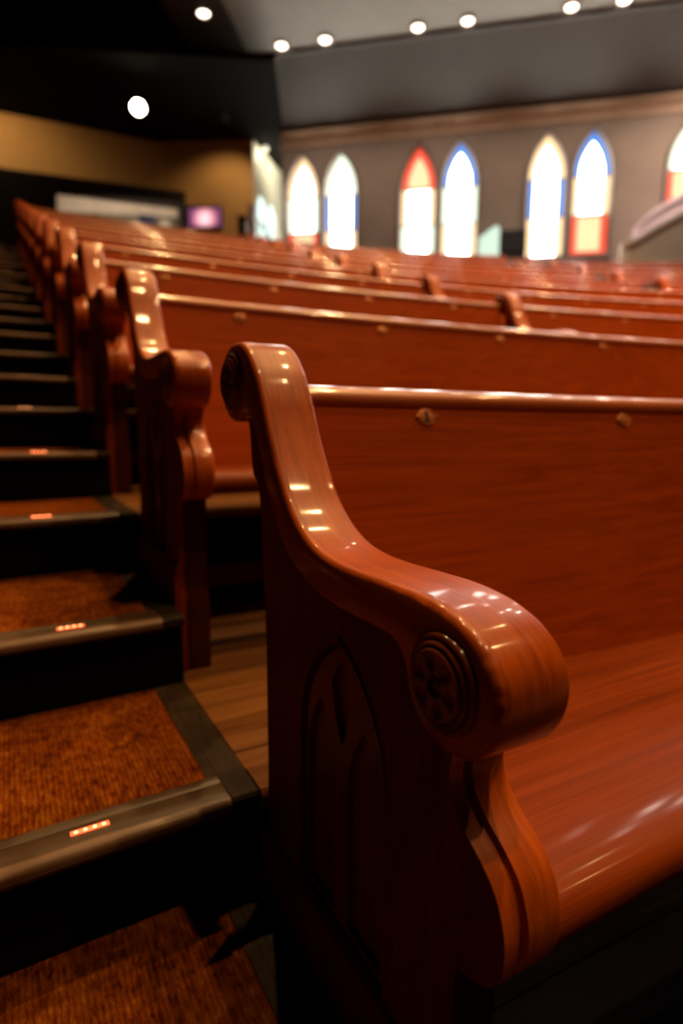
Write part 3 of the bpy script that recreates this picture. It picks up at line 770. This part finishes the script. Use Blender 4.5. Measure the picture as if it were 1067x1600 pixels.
# right-hand stair with white curved balustrades
def balustrade(label, d0, cap_pts, zbase, mcap, mpan, th):
    t0 = cap_pts[0][0]
    o = empty('stair_balustrade', tuple(wall_pt(t0, d0, zbase)))
    tag(o, label, 'balustrade')
    b0 = o.location.copy()
    fn = lambda a, b, d: tuple(wall_pt(a, d0 + d, b) - b0)
    sp = smooth_pts(cap_pts, 4)
    lowz = [(a, z - 0.085) for a, z in sp]
    obj('panel', plate(lowz + [(sp[-1][0], zbase), (sp[0][0], zbase)], [], 0.0, th, fn), mpan, o)
    obj('cap', plate(sp + [(a, z - 0.083) for a, z in reversed(sp)], [], -0.05, th + 0.05, fn), mcap, o, 50)
    nw = [(sp[0][0] + 0.02, zbase), (sp[0][0] + 0.02, sp[0][1] - 0.02), (sp[0][0] - 0.10, sp[0][1] - 0.02), (sp[0][0] - 0.10, zbase)]
    obj('newel', plate(nw, [], -0.03, th + 0.03, fn), mcap, o)
    return o
balustrade('white capped curved stair balustrade at the far right below the windows', 12.3, [(-2.62, 4.09), (-2.75, 4.125), (-2.92, 4.20), (-3.12, 4.33), (-3.60, 4.58), (-4.6, 5.08), (-5.6, 5.58)], 3.0, M_white, M_greige, 0.10)
balustrade('stair balustrade with painted lavender window light behind the white capped one, under the red window', 13.15, [(-3.02, 4.60), (-3.12, 4.72), (-3.30, 4.87), (-3.56, 5.03), (-4.6, 5.55), (-5.6, 6.05)], 3.0, M_lav, M_lav, 0.10)

# bags lying on far pews
def bag(k, ph, mat, label, hgt):
    r = R0 + k * ROW_D; y = -0.27
    o = empty('tote_bag', ((r + y) * math.sin(ph), (r + y) * math.cos(ph) - R0, k * ROW_H + 0.288), -ph)
    tag(o, label, 'bag', 'bags left on the far pews')
    o.rotation_euler = (0, 0, -ph)
    prof = [(-0.10, 0.0), (-0.12, 0.03), (-0.115, hgt * 0.6), (-0.085, hgt * 0.92), (-0.05, hgt), (0.05, hgt), (0.085, hgt * 0.92), (0.115, hgt * 0.6), (0.12, 0.03), (0.10, 0.0)]
    lean = lambda a, b, d: (a, d * (1 - 0.5 * b / hgt) + b * 0.26, b)
    obj('body', loft([(-0.06, offset_loop(prof, 0.025)), (-0.075, prof), (0.02, prof), (0.03, offset_loop(prof, 0.02))], lean), mat, o, 60)
    obj('handle', tube([(-0.06, hgt * 0.26 - 0.01, hgt - 0.02), (-0.05, hgt * 0.27, hgt + 0.05), (0.0, hgt * 0.28, hgt + 0.08), (0.05, hgt * 0.27, hgt + 0.05), (0.06, hgt * 0.26 - 0.01, hgt - 0.02)], 0.008), mat, o)
    obj('added_clasp', lathe([(0.022, 0.0), (0.022, 0.006), (0.012, 0.012), (0.002, 0.014)], 14, lambda x, y_, z: (x, -z + hgt * 0.26 - 0.045, y_ + hgt * 0.9)), M_chrome, o)  # made-up clasp that gives each bag a bright glint
bag(5, 0.397, M_bag, 'black bag propped on a far right pew left of a scrolled divider', 0.40)
bag(6, 0.394, M_bag, 'smaller black bag on the pew behind, left of the next divider', 0.40)
bag(8, 0.403, M_bag, 'black bag on a high pew below the amber and blue window', 0.40)
bag(8, 0.372, M_bagblue, 'navy bag on a high pew near the equipment cabinet', 0.42)

# ================================================================== lamps
def spot(parent, power, size=120, blend=0.6, colr=LAMP_COL, rad=0.09, z=-0.06):
    l = bpy.data.lights.new('downlight_beam', 'SPOT'); l.energy = power; l.color = colr
    l.spot_size = math.radians(size); l.spot_blend = blend; l.shadow_soft_size = rad
    o = bpy.data.objects.new('downlight_beam', l); col.objects.link(o); o.parent = parent; o.location = (0, 0, z)
    return o
ring_me = mesh_from('trim_ring', *lathe([(0.098, 0.0), (0.150, 0.0), (0.150, -0.02), (0.138, -0.032), (0.112, -0.03), (0.098, -0.008)], 24), 40); ring_me.materials.append(M_lampmetal)
lens_me = mesh_from('lamp_lens', *lathe([(0.097, 0.0), (0.095, -0.012), (0.08, -0.022), (0.05, -0.026), (0.01, -0.027)], 24), 40); lens_me.materials.append(M_lamp)
def downlight(t, d, label, power=None, size=100, xy=None, colr=LAMP_COL):
    p = wall_pt(t, d, 0) if xy is None else Vector((xy[0], xy[1], 0))
    dd = p.dot(WN) + 0.8547
    z = ceil_z(dd)
    o = empty('downlight', (p.x, p.y, z - 0.005))
    tag(o, label, 'light', 'recessed ceiling downlights')
    link('trim_ring', ring_me, None, o); link('lamp_lens', lens_me, None, o)
    if power: spot(o, power, size, colr=colr)
    return o
rowl = [(3.866, 'leftmost'), (2.99, 'second'), (1.214, 'third'), (0.306, 'fourth'), (-1.485, 'fifth'), (-2.348, 'sixth'), (-4.2, 'seventh'), (-5.1, 'eighth')]  # last two added out of view to light the stair balustrades
downlight(-3.7, 10.5, 'added ceiling downlight in front of the far right stair', 420, 120, None, (1.0, 0.82, 0.64))  # unseen lamp added to brighten the balustrade faces
for t, w in rowl:
    downlight(t, 12.18, '%s ceiling downlight in the row above the arched windows' % w if w != 'leftmost' else 'leftmost ceiling downlight of the row above the arched windows', 120 if t > -4 else 420, 150, None, (1.0, 0.80, 0.62))  # seventh and eighth are added lamps out of view
downlight(5.04, 11.2, 'lone ceiling downlight at the top, left of the window row', 120, 140)
for xy, pw, wh in (((4.3, 0.3), 1.1, 'over the middle of the nearest pew'), ((4.4, 3.1), 0.8, 'over the fourth row'), ((4.3, -3.3), 0.68, 'behind the camera to the right'),
                   ((1.8, -2.0), 0.6, 'above the aisle behind the camera'), ((1.9, 1.8), 0.75, 'above the second row near the aisle'), ((2.0, 5.4), 0.95, 'above the sixth row near the aisle'),
                   ((7.6, 1.4), 0.8, 'far right over the second row'), ((7.4, -2.2), 0.9, 'at the front right of the balcony'), ((6.0, 5.8), 0.8, 'over the seventh row in the middle')):
    downlight(0, 0, 'ceiling downlight ' + wh, LAMP_POWER * pw, 96, xy)

# bright hanging spot lamp under the black ceiling
sp_ = empty('hanging_spot_lamp', (2.347, 12.10, 6.883))
tag(sp_, 'bright round spot lamp hanging below the black ceiling', 'lamp')
aim = (CAM - Vector(sp_.location)).normalized()
rot = aim.to_track_quat('-Z', 'Y').to_matrix()
rf = lambda x, y, z: tuple(rot @ Vector((x, y, z)))
obj('can', lathe([(0.06, 0.30), (0.14, 0.26), (0.17, 0.02), (0.17, -0.03), (0.130, -0.03), (0.125, 0.0)], 24, rf), M_dark, sp_)
obj('lens', lathe([(0.122, 0.0), (0.115, -0.012), (0.08, -0.02), (0.01, -0.022)], 24, rf), M_lampbig, sp_)
obj('stem', tube([(0, 0.1, 0.12), (0, 0.12, 0.3), (0, 0.12, 0.472)], 0.02), M_dark, sp_)

# small lamps in the vestibule
for p, lab, pw in (((5.53, 13.35, 7.30), 'small globe lamp on the ceiling left of the first arched window', 6), ((6.2, 13.6, 7.28), 'small globe lamp behind the end of the window wall', 22)):
    o = empty('globe_lamp', p); tag(o, lab, 'lamp', 'small vestibule ceiling lamps')
    obj('globe', lathe([(0.01, -0.065), (0.04, -0.055), (0.06, -0.03), (0.066, 0.0), (0.055, 0.03), (0.03, 0.045)], 18), M_globe, o)
    obj('base', lathe([(0.03, 0.044), (0.05, 0.048), (0.05, 0.053), (0.02, 0.056)], 16), M_dark, o)
    l = bpy.data.lights.new('globe_light', 'POINT'); l.energy = pw; l.color = (1.0, 0.93, 0.72); l.shadow_soft_size = 0.08
    lo = bpy.data.objects.new('globe_light', l); col.objects.link(lo); lo.parent = o; lo.location = (0, 0, -0.12)
# wall-washing spots added to brighten the ochre wall
for (x, y, tgt, pw, lab) in ((4.2, 12.4, (4.5, 13.5, 5.6), 60, 'added small black wall washer aimed at the ochre wall beside the screen'), (-1.0, 12.95, (0.0, 14.8, 5.9), 140, 'added small black wall washer above the booth')):
    o = empty('added_wall_washer', (x, y, ZT - 0.12)); tag(o, lab, 'lamp', 'added wall washers under the black ceiling')
    dq = (Vector(tgt) - Vector((x, y, ZT - 0.12))).normalized(); rm = dq.to_track_quat('-Z', 'Y').to_matrix()
    f2 = lambda a, b, c: tuple(rm @ Vector((a, b, c)))
    obj('can', lathe([(0.02, 0.10), (0.045, 0.09), (0.05, -0.04), (0.044, -0.04), (0.042, 0.0)], 14, f2), M_dark, o)
    obj('stem', tube([(0, 0, 0.06), (0, 0, 0.121)], 0.012), M_dark, o)
    l = bpy.data.lights.new('added_washer_beam', 'SPOT'); l.energy = pw; l.color = (1.0, 0.68, 0.36); l.spot_size = math.radians(110); l.spot_blend = 0.8; l.shadow_soft_size = 0.04
    lo = bpy.data.objects.new('added_washer_beam', l); col.objects.link(lo); lo.parent = o
    lo.location = tuple(dq * 0.06); lo.rotation_euler = rm.to_euler()
